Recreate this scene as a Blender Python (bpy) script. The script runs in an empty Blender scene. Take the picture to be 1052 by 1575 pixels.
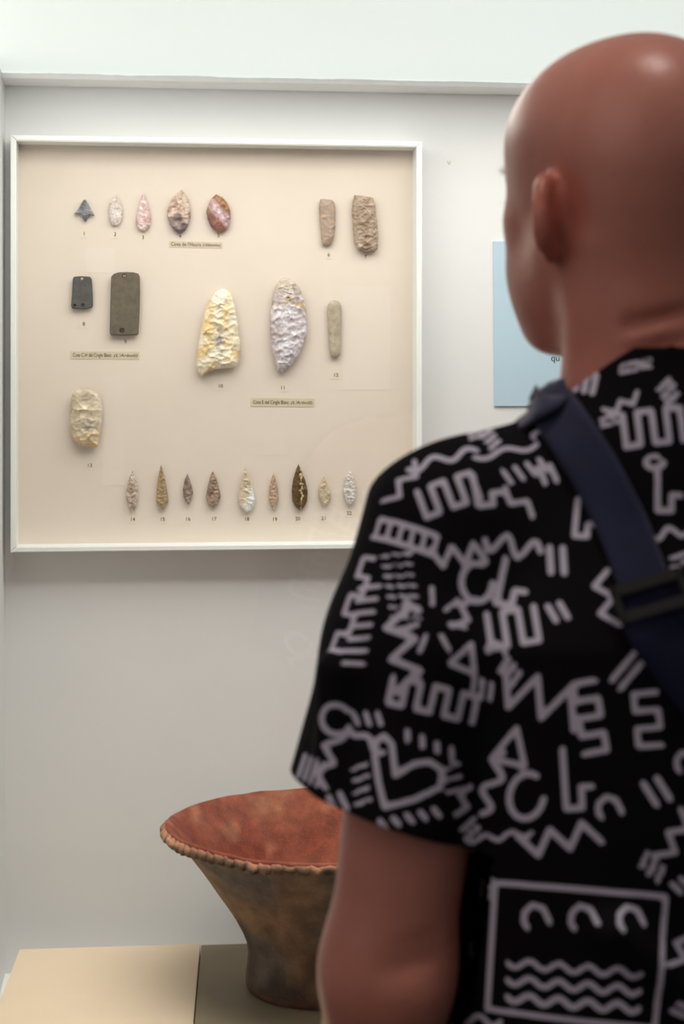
import bpy, bmesh, math, random
import numpy as np
from mathutils import Vector, Matrix, noise
from mathutils.bvhtree import BVHTree

# ------------------------------------------------------------------ camera
FPX, PX0, PY0, YAW = 2600.0, 526.0, 600.0, 0.1082      # focal length in pixels, principal point
CAM = Vector((0.0, -2.2, 1.53))
scene = bpy.context.scene
COL = scene.collection
cam_d = bpy.data.cameras.new('camera'); cam = bpy.data.objects.new('camera', cam_d); COL.objects.link(cam)
cam.location = CAM; cam.rotation_euler = (math.pi/2, 0, -YAW)
cam_d.sensor_fit = 'HORIZONTAL'; cam_d.sensor_width = 24.05
cam_d.lens = FPX/1052*24.05
cam_d.shift_y = -187.5/1052
cam_d.clip_start = 0.05
cam_d.dof.use_dof = True; cam_d.dof.focus_distance = 2.12; cam_d.dof.aperture_fstop = 6.3
scene.camera = cam

# ------------------------------------------------------------------ world, lamps, exposure
w = bpy.data.worlds.new('world'); scene.world = w; w.use_nodes = True
w.node_tree.nodes['Background'].inputs[0].default_value = (0.86, 0.72, 0.70, 1)
w.node_tree.nodes['Background'].inputs[1].default_value = 0.21
def area(name, loc, rot, sx, sy, power, color, spread=180):
    d = bpy.data.lights.new(name, 'AREA'); d.shape = 'RECTANGLE'; d.size = sx; d.size_y = sy
    d.energy = power; d.color = color; d.spread = math.radians(spread)
    o = bpy.data.objects.new(name, d); COL.objects.link(o); o.location = loc; o.rotation_euler = rot
    return o
area('case_strip_light', (0.12, -0.36, 1.925), (0, 0, 0), 1.2, 0.44, 6.9, (1.0, 0.94, 0.885))
area('added_case_fill_light', (0.30, -0.60, 1.92), (math.radians(14), 0, 0), 1.2, 0.08, 2.0, (1.0, 0.93, 0.87), 84)  # unseen fill lamp, added to brighten the lower wall and deck
area('gallery_ceiling_lamp', (0.27, -1.25, 3.05), (0, 0, 0), 0.28, 0.20, 9.0, (1.0, 0.86, 0.80))
area('gallery_side_lamp', (-1.5, -2.0, 2.6), (math.radians(38), 0, math.radians(-66)), 1.6, 1.6, 11.0, (1.0, 0.80, 0.74))
scene.view_settings.view_transform = 'Standard'; scene.view_settings.look = 'None'
scene.view_settings.exposure = 0.0; scene.view_settings.gamma = 1.0
scene.view_settings.use_curve_mapping = False

# ------------------------------------------------------------------ measuring helpers
FWD = Vector((math.sin(YAW), math.cos(YAW), 0)); RGT = Vector((math.cos(YAW), -math.sin(YAW), 0)); UP = Vector((0, 0, 1))
def ray(px, py): return FWD + RGT*((px-PX0)/FPX) - UP*((py-PY0)/FPX)
def at_y(px, py, Y):                      # point on the upright plane y = Y
    r = ray(px, py); return CAM + r*((Y-CAM.y)/r.y)
def at_z(px, py, Z):                      # point on the level plane z = Z
    r = ray(px, py); return CAM + r*((Z-CAM.z)/r.z)
def at_d(px, py, d): return CAM + ray(px, py)*d

# ------------------------------------------------------------------ building helpers
def tag(o, label=None, cat=None, group=None, kind=None):
    if label: o['label'] = label
    if cat: o['category'] = cat
    if group: o['group'] = group
    if kind: o['kind'] = kind
    return o
def empty(name, loc=(0,0,0), rz=0, parent=None):
    o = bpy.data.objects.new(name, None); COL.objects.link(o); o.location = loc; o.rotation_euler = (0,0,rz)
    o.empty_display_size = 0.02
    if parent: o.parent = parent
    return o
def link(name, me, mat=None, parent=None):
    if mat: me.materials.clear(); me.materials.append(mat)
    o = bpy.data.objects.new(name, me); COL.objects.link(o)
    if parent: o.parent = parent
    return o
def mesh_np(name, V, F, smooth=True):
    me = bpy.data.meshes.new(name)
    V = np.asarray(V, dtype=np.float32); F = np.asarray(F, dtype=np.int32)
    n = F.shape[1]
    me.vertices.add(len(V)); me.vertices.foreach_set('co', V.ravel())
    me.loops.add(F.size); me.loops.foreach_set('vertex_index', F.ravel())
    me.polygons.add(len(F)); me.polygons.foreach_set('loop_start', np.arange(len(F), dtype=np.int32)*n)
    me.update(calc_edges=True); me.validate()
    me.polygons.foreach_set('use_smooth', np.full(len(me.polygons), smooth))
    return me
def bm_mesh(name, bm, smooth=False):
    bmesh.ops.recalc_face_normals(bm, faces=bm.faces)
    me = bpy.data.meshes.new(name); bm.to_mesh(me); bm.free()
    for p in me.polygons: p.use_smooth = smooth
    return me
def box_bm(x0, x1, y0, y1, z0, z1, bev=0.0, bm=None):
    own = bm is None
    if own: bm = bmesh.new()
    vs = [bm.verts.new((x, y, z)) for x in (x0, x1) for y in (y0, y1) for z in (z0, z1)]
    fs = [bm.faces.new([vs[i] for i in q]) for q in ((0,1,3,2),(4,6,7,5),(0,4,5,1),(2,3,7,6),(0,2,6,4),(1,5,7,3))]
    if bev: bmesh.ops.bevel(bm, geom=list({e for f in fs for e in f.edges}), offset=bev, segments=2, affect='EDGES')
    return bm
def box(name, x0, x1, y0, y1, z0, z1, mat, parent=None, bev=0.0):
    return link(name, bm_mesh(name, box_bm(x0, x1, y0, y1, z0, z1, bev)), mat, parent)
def prism(name, pts_bottom, pts_top, mat, parent=None, bev=0):
    bm = bmesh.new(); n = len(pts_top)
    a = [bm.verts.new(p) for p in pts_bottom]; b = [bm.verts.new(p) for p in pts_top]
    bm.faces.new(a[::-1]); bm.faces.new(b)
    for i in range(n): bm.faces.new((a[i], a[(i+1)%n], b[(i+1)%n], b[i]))
    if bev: bmesh.ops.bevel(bm, geom=list(bm.edges), offset=bev, segments=2, affect='EDGES')
    return link(name, bm_mesh(name, bm), mat, parent)
def color_attr(me, cols):
    a = me.color_attributes.new('Col', 'FLOAT_COLOR', 'POINT')
    c = np.ones((len(me.vertices), 4), dtype=np.float32); c[:, :3] = cols
    a.data.foreach_set('color', c.ravel())

def s2l(c):                                # display 0..255 -> linear
    return tuple(((v/255.0)/12.92 if v/255.0 <= 0.04045 else ((v/255.0+0.055)/1.055)**2.4) for v in c)
def mat(name, color=(.8,.8,.8), rough=.6, spec=.5, attr=False, mott=0.0, mscale=20.0, bump=0.0, bscale=200.0, sss=0.0,
        sssr=(1,.35,.2), emit=None, estr=1.0, detail=6, mcol=None, metal=0.0, sheen=0.0):
    m = bpy.data.materials.new(name); m.use_nodes = True; nt = m.node_tree; N = nt.nodes; L = nt.links
    b = N['Principled BSDF']
    b.inputs['Roughness'].default_value = rough; b.inputs['Specular IOR Level'].default_value = spec
    b.inputs['Metallic'].default_value = metal
    if sheen: b.inputs['Sheen Weight'].default_value = sheen
    tc = N.new('ShaderNodeTexCoord')
    if attr:
        ca = N.new('ShaderNodeVertexColor'); ca.layer_name = 'Col'; src = ca.outputs[0]
    else:
        rgb = N.new('ShaderNodeRGB'); rgb.outputs[0].default_value = (*color, 1); src = rgb.outputs[0]
    if mott:
        nz = N.new('ShaderNodeTexNoise'); nz.inputs['Scale'].default_value = mscale; nz.inputs['Detail'].default_value = detail
        nz.inputs['Roughness'].default_value = .65; L.new(tc.outputs['Object'], nz.inputs['Vector'])
        mp = N.new('ShaderNodeMapRange'); L.new(nz.outputs['Fac'], mp.inputs[0])
        mp.inputs[1].default_value = .3; mp.inputs[2].default_value = .7
        mx = N.new('ShaderNodeMix'); mx.data_type = 'RGBA'
        if mcol is not None:
            mp.inputs[3].default_value = 0; mp.inputs[4].default_value = mott
            L.new(mp.outputs[0], mx.inputs[0]); L.new(src, mx.inputs[6]); mx.inputs[7].default_value = (*mcol, 1)
        else:
            mx.blend_type = 'MULTIPLY'; mx.inputs[0].default_value = 1
            mp.inputs[3].default_value = 1-mott; mp.inputs[4].default_value = 1+mott
            L.new(src, mx.inputs[6]); L.new(mp.outputs[0], mx.inputs[7])
        src = mx.outputs[2]
    L.new(src, b.inputs['Base Color'])
    if bump:
        nb = N.new('ShaderNodeTexNoise'); nb.inputs['Scale'].default_value = bscale; nb.inputs['Detail'].default_value = 5
        L.new(tc.outputs['Object'], nb.inputs['Vector'])
        bp = N.new('ShaderNodeBump'); bp.inputs['Strength'].default_value = 1.0; bp.inputs['Distance'].default_value = bump
        L.new(nb.outputs['Fac'], bp.inputs['Height']); L.new(bp.outputs[0], b.inputs['Normal'])
    if sss:
        b.inputs['Subsurface Weight'].default_value = sss; b.inputs['Subsurface Radius'].default_value = sssr
        b.inputs['Subsurface Scale'].default_value = .006
    if emit:
        b.inputs['Emission Color'].default_value = (*emit, 1); b.inputs['Emission Strength'].default_value = estr
    return m

M_wall = mat('painted_wall', (.765,.765,.765), .55, .3, mott=.02, mscale=3, bump=.00012, bscale=900)
M_side = mat('painted_side_wall', (.74,.75,.74), .5, .3)
M_ledge = mat('white_ledge_paint', (.92,.89,.89), .45, .4, mott=.04, mscale=40, bump=.0003, bscale=160)
M_diff = mat('lit_diffuser_panel', (.25,.26,.25), .5, .3, emit=(.80,.86,.815), estr=.90)
M_deck = mat('white_deck', (.86,.86,.85), .5)
M_beige = mat('beige_board', (.80,.655,.48), .6, .25, mott=.03, mscale=9)
M_olive = mat('olive_board', (.27,.222,.145), .6, .3, mott=.10, mscale=7)
M_back = mat('beige_backing_board', (.72,.63,.545), .75, .15, mott=.025, mscale=7)
M_patch = mat('faded_backing_patch', (.73,.645,.565), .75, .15)
M_frame = mat('white_frame_paint', (.82,.84,.82), .35, .5)
M_paper = mat('number_label_paper', (.72,.63,.52), .7, .2)
M_kraft = mat('caption_label_paper', (.60,.52,.38), .6, .3, mott=.06, mscale=60)
M_ink = mat('black_ink', (.018,.018,.018), .6, .2)
M_blue = mat('pale_blue_panel', (.47,.62,.72), .6, .2)
M_dgrey = mat('plinth_grey', (.20,.19,.19), .6)
M_gfloor = mat('gallery_floor', (.10,.085,.075), .5, .4, mott=.1, mscale=4)

# ------------------------------------------------------------------ the display case (setting)
YW = 0.0
XL = at_y(8, 700, YW).x
XR = 1.60
YG = -0.74                                 # glass front
z_ledge = at_y(10, 131.5, YW).z
z_deck = at_y(5, 1498, YW).z
z_ceil = z_ledge + 0.0075
Y_ledge = -0.052
tag(box('wall_back', XL-.03, XR+.03, YW, YW+.03, z_deck-.02, 2.15, M_wall), kind='structure')
tag(box('wall_left', XL-.03, XL, YG, YW, z_deck-.02, 2.15, M_side), kind='structure')
tag(box('wall_right', XR, XR+.03, YG, YW, z_deck-.02, 2.15, M_side), kind='structure')
# slightly torn upper edge of the ledge
def ledge():
    n = 500; bm = bmesh.new(); rows = []
    random.seed(4)
    for i in range(n+1):
        x = XL + (XR-XL)*i/n
        t = .0012*noise.noise(Vector((x*14, 0, 0))) + .0007*noise.noise(Vector((x*70, 3, 0)))
        prof = [(YW, z_ledge), (Y_ledge, z_ledge), (Y_ledge-.0006, z_ledge+.001), (Y_ledge-.0006, z_ledge+.0068+t), (Y_ledge+.002, z_ledge+.0074+t), (YW, z_ledge+.0074)]
        rows.append([bm.verts.new((x, y, z)) for y, z in prof])
    for a, b in zip(rows, rows[1:]):
        for k in range(6): bm.faces.new((a[k], b[k], b[(k+1)%6], a[(k+1)%6]))
    bm.faces.new(rows[0]); bm.faces.new(rows[-1][::-1])
    return link('trim_1', bm_mesh('trim_1', bm), M_ledge)
tag(ledge(), kind='structure')
tag(box('ceiling', XL, XR, YG+.03, Y_ledge+.03, z_ceil+.001, z_ceil+.009, M_diff), kind='structure')
tag(box('trim_2', XL-.03, XR+.03, YG-.02, YG+.03, z_ceil-.012, 2.15, M_side, bev=.002), kind='structure')
tag(box('floor', XL-.03, XR+.03, YG, YW+.03, z_deck-.04, z_deck, M_deck), kind='structure')
tag(box('wall_front', XL-.03, XR+.03, YG-.02, YG+.01, 0.0, z_deck, M_dgrey), kind='structure')
tag(box('floor.001', -3.0, 4.0, -5.0, YW+.03, -.05, 0.0, M_gfloor), kind='structure')
# the glass front
def glass_mat():
    m = bpy.data.materials.new('clear_case_glass'); m.use_nodes = True; nt = m.node_tree; nt.nodes.clear()
    out = nt.nodes.new('ShaderNodeOutputMaterial'); mix = nt.nodes.new('ShaderNodeMixShader')
    tr = nt.nodes.new('ShaderNodeBsdfTransparent'); gl = nt.nodes.new('ShaderNodeBsdfGlossy')
    tr.inputs[0].default_value = (.985,.995,.99,1); gl.inputs['Roughness'].default_value = .01
    fr = nt.nodes.new('ShaderNodeFresnel'); fr.inputs[0].default_value = 1.5
    nt.links.new(fr.outputs[0], mix.inputs[0]); nt.links.new(tr.outputs[0], mix.inputs[1]); nt.links.new(gl.outputs[0], mix.inputs[2])
    nt.links.new(mix.outputs[0], out.inputs[0]); return m
M_glass = glass_mat()
tag(box('window_1', XL, XR, YG-.001, YG+.005, z_deck, z_ceil-.012, M_glass), kind='structure')
# wall hole filled with plaster
def filler():
    bm = bmesh.new(); c = at_y(690.5, 250, YW)
    for k, (dx, dz, r) in enumerate(((0,0,.0022),(.0018,.001,.0016),(-.0016,.0012,.0014),(.0006,-.002,.0013))):
        bmesh.ops.create_icosphere(bm, subdivisions=2, radius=r, matrix=Matrix.Translation((c.x+dx, YW, c.z+dz)) @ Matrix.Scale(.25, 4, (0,1,0)))
    return link('trim_3', bm_mesh('trim_3', bm, True), mat('filler', (.66,.62,.55), .8))
tag(filler(), kind='structure')

# pale blue text panel
bp0 = at_y(760.5, 371, -.003); bp1 = at_y(764, 624.5, -.003)
panel = empty('text_panel', (bp0.x, 0, bp1.z)); tag(panel, 'pale blue text panel on the white wall behind the head', 'panel')
prism('sheet', [(0,-.0002,0),(.20,-.0002,0),(.20,-.0002,bp0.z-bp1.z),(-.0012,-.0002,bp0.z-bp1.z)], [(0,-.003,0),(.20,-.003,0),(.20,-.003,bp0.z-bp1.z),(-.0012,-.003,bp0.z-bp1.z)], M_blue, panel)
def text(name, s, p, size, m, parent=None, align='CENTER', shear=0.0, rz=0.0, width=None, Y=None):
    c = bpy.data.curves.new(name, 'FONT'); c.body = s; c.size = size; c.align_x = align; c.align_y = 'CENTER'
    c.shear = shear; c.extrude = .00008; c.resolution_u = 3
    o = bpy.data.objects.new(name, c); COL.objects.link(o); c.materials.append(m)
    if parent: o.parent = parent
    o.location = p; o.rotation_euler = (math.pi/2, rz, 0)
    if width:
        bpy.context.view_layer.update(); o.scale.x = width/max(o.dimensions.x, 1e-6)
    bpy.context.view_layer.update()
    me = bpy.data.meshes.new_from_object(o.evaluated_get(bpy.context.evaluated_depsgraph_get()))
    n = bpy.data.objects.new(name, me); COL.objects.link(n)
    if parent: n.parent = parent
    n.location = o.location; n.rotation_euler = o.rotation_euler; n.scale = o.scale
    bpy.data.objects.remove(o); return n
q = at_y(847, 551, -.003)
text('lettering', 'qu', (q.x-bp0.x, -.0032, q.z-bp1.z), .0125, M_ink, panel, 'LEFT')

# ------------------------------------------------------------------ the framed board
YF, YB = -0.043, -0.006                   # frame front, board face
fl, ft = at_y(16, 207.4, YF).x, at_y(16, 207.4, YF).z
fr_, fb = at_y(649.5, 500, YF).x, at_y(13, 850, YF).z
fw = 0.0072
board = empty('framed_display_board', ((fl+fr_)/2, YW, fb)); tag(board, 'shallow white wooden frame around a beige board hung on the white wall', 'display board')
bl = board.location
def fr_piece(o4, i4):
    # o4 = outer two points, i4 = inner two points in x,z; rounded front lip
    bm = bmesh.new()
    def P(p, y): return bm.verts.new((p[0]-bl.x, y-bl.y, p[1]-bl.z))
    (a, b), (c, d) = o4, i4
    A0, B0, C0, D0 = P(a, YW-.0002), P(b, YW-.0002), P(d, YW-.0002), P(c, YW-.0002)
    A1, B1, C1, D1 = P(a, YF), P(b, YF), P(d, YF), P(c, YF)
    for f in ((A0,B0,C0,D0),(A1,D1,C1,B1),(A0,A1,B1,B0),(B0,B1,C1,C0),(C0,C1,D1,D0),(D0,D1,A1,A0)): bm.faces.new(f)
    es = [e for e in bm.edges if all(abs(v.co.y-(YF-bl.y)) < 1e-6 for v in e.verts)]
    bmesh.ops.bevel(bm, geom=es, offset=.0011, segments=3, affect='EDGES')
    return link('frame_rail', bm_mesh('frame_rail', bm), M_frame, board)
g = .00012
fr_piece(((fl, ft), (fr_, ft)), ((fl+fw+g, ft-fw), (fr_-fw-g, ft-fw)))
fr_piece(((fl, fb), (fr_, fb)), ((fl+fw+g, fb+fw), (fr_-fw-g, fb+fw)))
fr_piece(((fl, fb+g), (fl, ft-g)), ((fl+fw, fb+fw+g), (fl+fw, ft-fw-g)))
fr_piece(((fr_, fb+g), (fr_, ft-g)), ((fr_-fw, fb+fw+g), (fr_-fw, ft-fw-g)))
box('backing_board', fl+fw-bl.x, fr_-fw-bl.x, YB, -.0005, fb+fw-bl.z, ft-fw-bl.z, M_back, board)
for (x0, y0, x1, y1) in ((158,580,191,747),(131,382,176,420),(404,664,437,700),(525,440,600,600)):   # ghost marks of earlier labels
    a = at_y(x0, y0, YB); b = at_y(x1, y1, YB)
    box('faded_patch', a.x-bl.x, b.x-bl.x, YB-.0002, YB-.00002, b.z-bl.z, a.z-bl.z, M_patch, board)
for (x, y) in ((355,506),(83,266),(190,785),(159,814),(445,725),(494,611),(574,597),(495,404),(611,341),(619,403),(182,724)):
    a = at_y(x, y, YB); s = .0006
    box('speck', a.x-bl.x-s, a.x-bl.x+s, YB-.0004, YB, a.z-bl.z-s*.7, a.z-bl.z+s*.7, M_kraft, board)

# ------------------------------------------------------------------ knapped flints and slate pieces
CR = {1: (80,270,3.507), 2: (280,280,2.922), 3: (80,580,3.507), 4: (330,580,3.188), 0: (0,0,1)}
def resample(pts, n):
    P = np.array(pts+[pts[0]], float); s = np.r_[0, np.cumsum(np.hypot(*np.diff(P, axis=0).T))]
    t = np.linspace(0, s[-1], n, endpoint=False)
    return np.c_[np.interp(t, s, P[:,0]), np.interp(t, s, P[:,1])]
def vnoise(P, f, seed):
    off = Vector((seed*7.31, seed*3.17, seed*1.93))
    return np.array([noise.noise(Vector((p[0]*f, p[1]*f, p[2]*f if len(p) > 2 else 0))+off) for p in P])
M_stone = {}
def stone_mat(rough, mott):
    k = (rough, mott)
    if k not in M_stone: M_stone[k] = mat('flint_%d' % len(M_stone), rough=rough, spec=.45, attr=True, mott=mott, mscale=330, bump=.0003, bscale=700)
    return M_stone[k]
def knapped(name, crop, pts, T, colfn, label, scar=.006, amp=.9, serr=.00025, n=150, K=26, rough=.5, mott=.14, seed=1, cat='arrowhead', group=None, stand=.003):
    ox, oy, sc = CR[crop]
    W = [at_y(ox+x/sc, oy+y/sc, YB-.008) for x, y in pts]
    P = resample([(p.x, p.z) for p in W], n)
    c = (P.min(0)+P.max(0))/2; P -= c
    rng = np.random.default_rng(seed)
    ang = np.arange(n); step = np.hypot(*(P[1]-P[0]))
    # smooth the corners a little then serrate
    for _ in range(1): P = (np.roll(P,1,0)+2*P+np.roll(P,-1,0))/4
    tan = np.roll(P,-1,0)-np.roll(P,1,0); tan /= np.linalg.norm(tan, axis=1)[:,None]+1e-9
    nrm = np.c_[tan[:,1], -tan[:,0]]
    if (nrm*P).sum() < 0: nrm = -nrm
    P = P + nrm*(serr*(rng.random(n)-.5)*2)[:,None]
    h = P[:,1].max(); wd = P[:,0].max()
    spine = np.c_[np.zeros(n), max(h-wd*.85, 0)*.95*np.sin(np.clip(P[:,1]/h, -1, 1)*math.pi/2)]
    zs_ = np.linspace(-.8*h, .8*h, 17); xm = []
    for z_ in zs_:
        near = np.abs(P[:,1]-z_) < h*.12; xm.append((P[near,0].min()+P[near,0].max())/2)
    cf_ = np.polyfit(zs_, xm, 2); spine[:,0] = np.polyval(cf_, spine[:,1])
    V = []; S = []
    for k in range(K):
        s = 1-(k/(K-1))
        V.append(spine+(P-spine)*s); S.append(np.full(n, s))
    V = np.concatenate(V); S = np.concatenate(S); d = 1-S
    prof = np.sqrt(np.clip(1-(1-d)**2.2, 0, 1))
    H = T*(.10+.90*prof)
    # flake scars: shallow scoops that meet in ridges
    nx = int((2*wd/scar+1)*(2*h/scar+1)*1.3)+3
    seeds = np.c_[rng.uniform(-wd, wd, nx)*1.1, rng.uniform(-h, h, nx)*1.05]
    Q = V.copy(); Q += .25*scar*np.c_[vnoise(V/scar, .9, seed), vnoise(V/scar, .9, seed+5)]
    D2 = ((Q[:,None,:]-seeds[None])**2*np.array([.6,1.5])).sum(2)
    idx = D2.argmin(1); m = D2[np.arange(len(Q)), idx]/scar**2
    tilt = rng.normal(size=(nx,2))*.35
    rel = (Q-seeds[idx])/scar
    H = H + T*amp*(.38*np.clip(m,0,1.2) - .12 + .3*(rel*tilt[idx]).sum(1)) * np.clip(d*5, 0, 1)
    H += T*.05*vnoise(V/scar, 3.0, seed+9)*np.clip(d*5,0,1)
    H = np.clip(H, T*.05, None)
    sgn = np.ones(len(V))
    front = np.c_[V[:,0], -stand-T*.25-H, V[:,1]]
    edge = V[:n]; back1 = np.c_[edge[:,0]*.97, np.full(n, -stand-T*.12), edge[:,1]*.985]; back2 = np.c_[edge[:,0]*.5, np.full(n, -stand), edge[:,1]*.6]
    ce = np.array([[0, front[-n:,1].mean(), 0], [0, -stand, 0]])
    ce[0,0] = V[-n:,0].mean(); ce[0,2] = V[-n:,1].mean()
    ALL = np.concatenate([front, back1, back2, ce]); F = []
    i0 = np.arange(n); i1 = (i0+1) % n
    for k in range(K-1): F.append(np.c_[k*n+i0, k*n+i1, (k+1)*n+i1, (k+1)*n+i0])
    b1, b2 = K*n, (K+1)*n
    F.append(np.c_[b1+i0, b1+i1, i1, i0]); F.append(np.c_[b2+i0, b2+i1, b1+i1, b1+i0])
    F = [tuple(f) for f in np.concatenate(F)]
    cf, cb = (K+2)*n, (K+2)*n+1
    # inner ring spans the spine: close it as one strip
    last = (K-1)*n
    F += [(b2+(i+1)%n, b2+i, cb) for i in range(n)]
    me = bpy.data.meshes.new(name); me.from_pydata(ALL.tolist(), [], F); me.update(); me.validate()
    bm = bmesh.new(); bm.from_mesh(me); bmesh.ops.recalc_face_normals(bm, faces=bm.faces); bm.to_mesh(me); bm.free()
    for p in me.polygons: p.use_smooth = True
    u = ALL[:,0]/wd; v = ALL[:,2]/h
    n1 = vnoise(ALL[:,[0,2]]/wd, 1.6, seed+20); n2 = vnoise(ALL[:,[0,2]]/wd, 4.5, seed+30)
    crand = np.concatenate([rng.normal(size=nx)[idx], np.zeros(2*n+2)])
    ridge = np.concatenate([np.clip(m,0,1)*np.clip(d*5,0,1), np.zeros(2*n+2)])
    cols = colfn(u, v, n1, n2)
    cols = cols*.87*(1+.09*crand+.20*(ridge-.35))[:,None]
    color_attr(me, np.clip(cols, 0, 1))
    o = link(name, me, stone_mat(rough, mott)); o.location = (c[0], YB, c[1])
    tag(o, label, cat, group)
    return o
def mixc(a, b, t): t = np.clip(t, 0, 1)[:,None]; return np.array(a)*(1-t)+np.array(b)*t
def C(*c): return np.array(s2l(c))
def one(a, b): return lambda u, v, n1, n2: mixc(C(*a), C(*b), .5+1.1*n1+.5*n2)
def col4(u,v,n1,n2): return mixc(mixc(C(226,202,184), C(190,160,140), .5+n1+n2), C(118,100,104), (-.15-v)*1.3+.8*n1+.3)
def col5(u,v,n1,n2):
    a = mixc(C(150,98,60), C(168,126,82), .5+n2*1.5); b = mixc(C(190,150,148), C(225,200,205), .5+1.5*n2)
    t = v*.8+u*.55; c = mixc(b, a, (t-.25)*6+n2); return mixc(c, mixc(C(125,72,78), C(150,105,80), .5+n1), (-t-.15)*5+n2)
def col10(u,v,n1,n2): return mixc(mixc(C(250,238,214), C(238,208,146), .4+1.6*n1), C(178,166,160), (.55-np.abs(u)*1.6-np.abs(v+.15)*.9+n2)*1.3)
def col11(u,v,n1,n2):
    c = mixc(C(232,226,230), C(196,182,186), .5+n2+n1); c = mixc(c, C(184,156,104), np.clip(1-np.abs(v-.45+n1*.25)*4,0,1)*(.55+n2)+n1*.2)
    return mixc(c, C(205,190,172), (v-.6)*6) if True else c
def col13(u,v,n1,n2):
    c = mixc(C(232,216,190), C(206,190,164), .5+n1); c = mixc(c, C(150,140,130), (1-np.abs(v+.3)*3-np.abs(u-.1)*1.2)+n2)
    return mixc(c, C(222,186,132), np.clip((-v-.5)*3+n2*2.5,0,.75))
def col20(u,v,n1,n2): return mixc(mixc(C(112,84,44), C(88,66,40), .5+n1), C(214,196,150), 1.2-np.abs(u-.18-n1*.2)*7-np.abs(v-.05)*1.1+n2*3)
def col18(u,v,n1,n2): return mixc(mixc(C(230,214,186), C(208,188,156), .5+1.4*n1), C(240,240,238), (-v-.2+u)*2)
S = .0042
knapped('arrowhead', 1, [(178,127),(195,150),(208,180),(230,217),(213,214),(200,212),(192,228),(180,250),(165,228),(155,210),(140,206),(116,207),(140,182),(155,155),(165,135)],
        .0035, one((92,90,98),(150,148,156)), 'small dark grey barbed flint arrowhead with a tang', S*.8, rough=.45, seed=1)
knapped('arrowhead', 1, [(343,100),(355,120),(372,150),(380,185),(378,230),(365,262),(348,268),(325,265),(312,245),(307,200),(310,155),(325,125),(335,108)],
        .0035, one((238,228,220),(206,190,180)), 'small white oval flint arrowhead with a chipped base, second in the top row', S, seed=2)
knapped('arrowhead', 1, [(493,85),(503,110),(512,150),(525,180),(533,230),(527,275),(505,297),(480,298),(462,280),(452,250),(460,200),(473,160),(483,115)],
        .004, one((240,218,214),(210,168,166)), 'pinkish white teardrop flint arrowhead with a long thin point', S, seed=3)
knapped('flint_point', 1, [(700,75),(715,95),(735,130),(746,170),(748,220),(738,260),(718,298),(690,315),(665,300),(640,270),(627,235),(620,210),(628,160),(650,120),(680,90)],
        .006, col4, 'leaf-shaped flint point, cream above and grey-brown below, in the top row', S*1.15, seed=4, cat='flint point')
knapped('flint_point', 1, [(885,100),(915,112),(945,145),(962,185),(965,230),(955,280),(930,303),(905,307),(880,298),(855,270),(840,235),(833,195),(845,150),(862,120)],
        .006, col5, 'rounded flint point with a pink band between brown ends', .009, amp=.5, rough=.35, seed=5, cat='flint point')
knapped('worked_flint', 2, [(622,75),(650,76),(678,80),(687,95),(691,130),(690,200),(686,240),(675,275),(665,287),(632,282),(627,245),(620,170),(617,110)],
        .005, one((186,156,130),(172,152,138)), 'narrow smooth brown and grey flint blade, upper right of the board', .010, amp=.6, rough=.38, seed=6, cat='flint tool')
knapped('worked_flint', 2, [(775,58),(820,62),(862,72),(870,110),(876,170),(882,230),(880,300),(860,316),(825,318),(790,305),(775,270),(768,200),(764,130),(768,90)],
        .009, one((158,136,114),(190,166,146)), 'thick rectangular grey-brown flint blade with saw-like right edge', S*.95, serr=.0006, seed=7, cat='flint tool')
knapped('worked_flint', 2, [(180,477),(205,483),(225,510),(240,570),(252,640),(262,720),(262,790),(245,833),(200,838),(150,842),(115,855),(90,873),(72,855),(64,820),(72,740),(85,660),(105,570),(130,520),(155,490)],
        .012, col10, 'large cream and yellow flint blade with a slanting broken base', .0078, amp=.75, serr=.0004, n=200, K=40, seed=10, cat='flint tool')
knapped('worked_flint', 2, [(468,428),(500,440),(530,480),(550,530),(562,600),(562,680),(545,740),(520,790),(480,835),(450,857),(430,850),(415,810),(400,740),(396,660),(398,580),(408,510),(425,460),(445,435)],
        .011, col11, 'large oval flint blade, pale lilac grey with an ochre band near the top', .0068, amp=.7, serr=.0004, n=200, K=40, seed=11, cat='flint tool')
knapped('worked_flint', 2, [(685,530),(705,535),(716,555),(716,640),(714,730),(710,780),(690,793),(670,785),(662,740),(658,660),(653,590),(656,550),(668,535)],
        .005, one((192,178,156),(172,158,136)), 'slim straight greyish khaki flint blade with rounded ends', .02, amp=.35, serr=.0003, seed=12, cat='flint tool')
knapped('flint_scraper', 3, [(175,58),(210,65),(245,90),(268,130),(275,180),(268,240),(258,310),(245,378),(190,378),(145,370),(110,330),(95,270),(93,220),(108,180),(98,155),(102,120),(110,90),(140,68)],
        .013, col13, 'thick cream flint scraper with a grey patch and notched left edge, alone at left', .011, amp=.7, n=180, K=34, seed=13, cat='flint scraper')
row = 'arrowheads in the bottom row'
knapped('arrowhead', 3, [(435,502),(447,540),(460,580),(465,630),(458,680),(445,715),(435,728),(418,705),(402,660),(400,620),(410,570),(422,530)],
        .004, one((226,214,206),(176,148,122)), 'leaf-shaped arrowhead of mottled white and brown flint, first from left in the bottom row', S*.8, seed=14, group=row)
knapped('arrowhead', 3, [(589,470),(600,510),(612,560),(622,620),(628,670),(615,700),(597,720),(575,700),(561,670),(565,600),(573,540),(582,495)],
        .005, one((186,160,122),(164,138,104)), 'tall narrow triangular arrowhead of plain ochre flint in the bottom row', S*.8, seed=15, group=row)
knapped('arrowhead', 3, [(730,518),(742,550),(755,590),(762,620),(752,660),(737,693),(722,675),(708,640),(706,605),(715,560)],
        .004, one((128,104,88),(164,146,132)), 'smallest dark brown diamond-shaped arrowhead in the bottom row', S*.75, seed=16, group=row)
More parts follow.
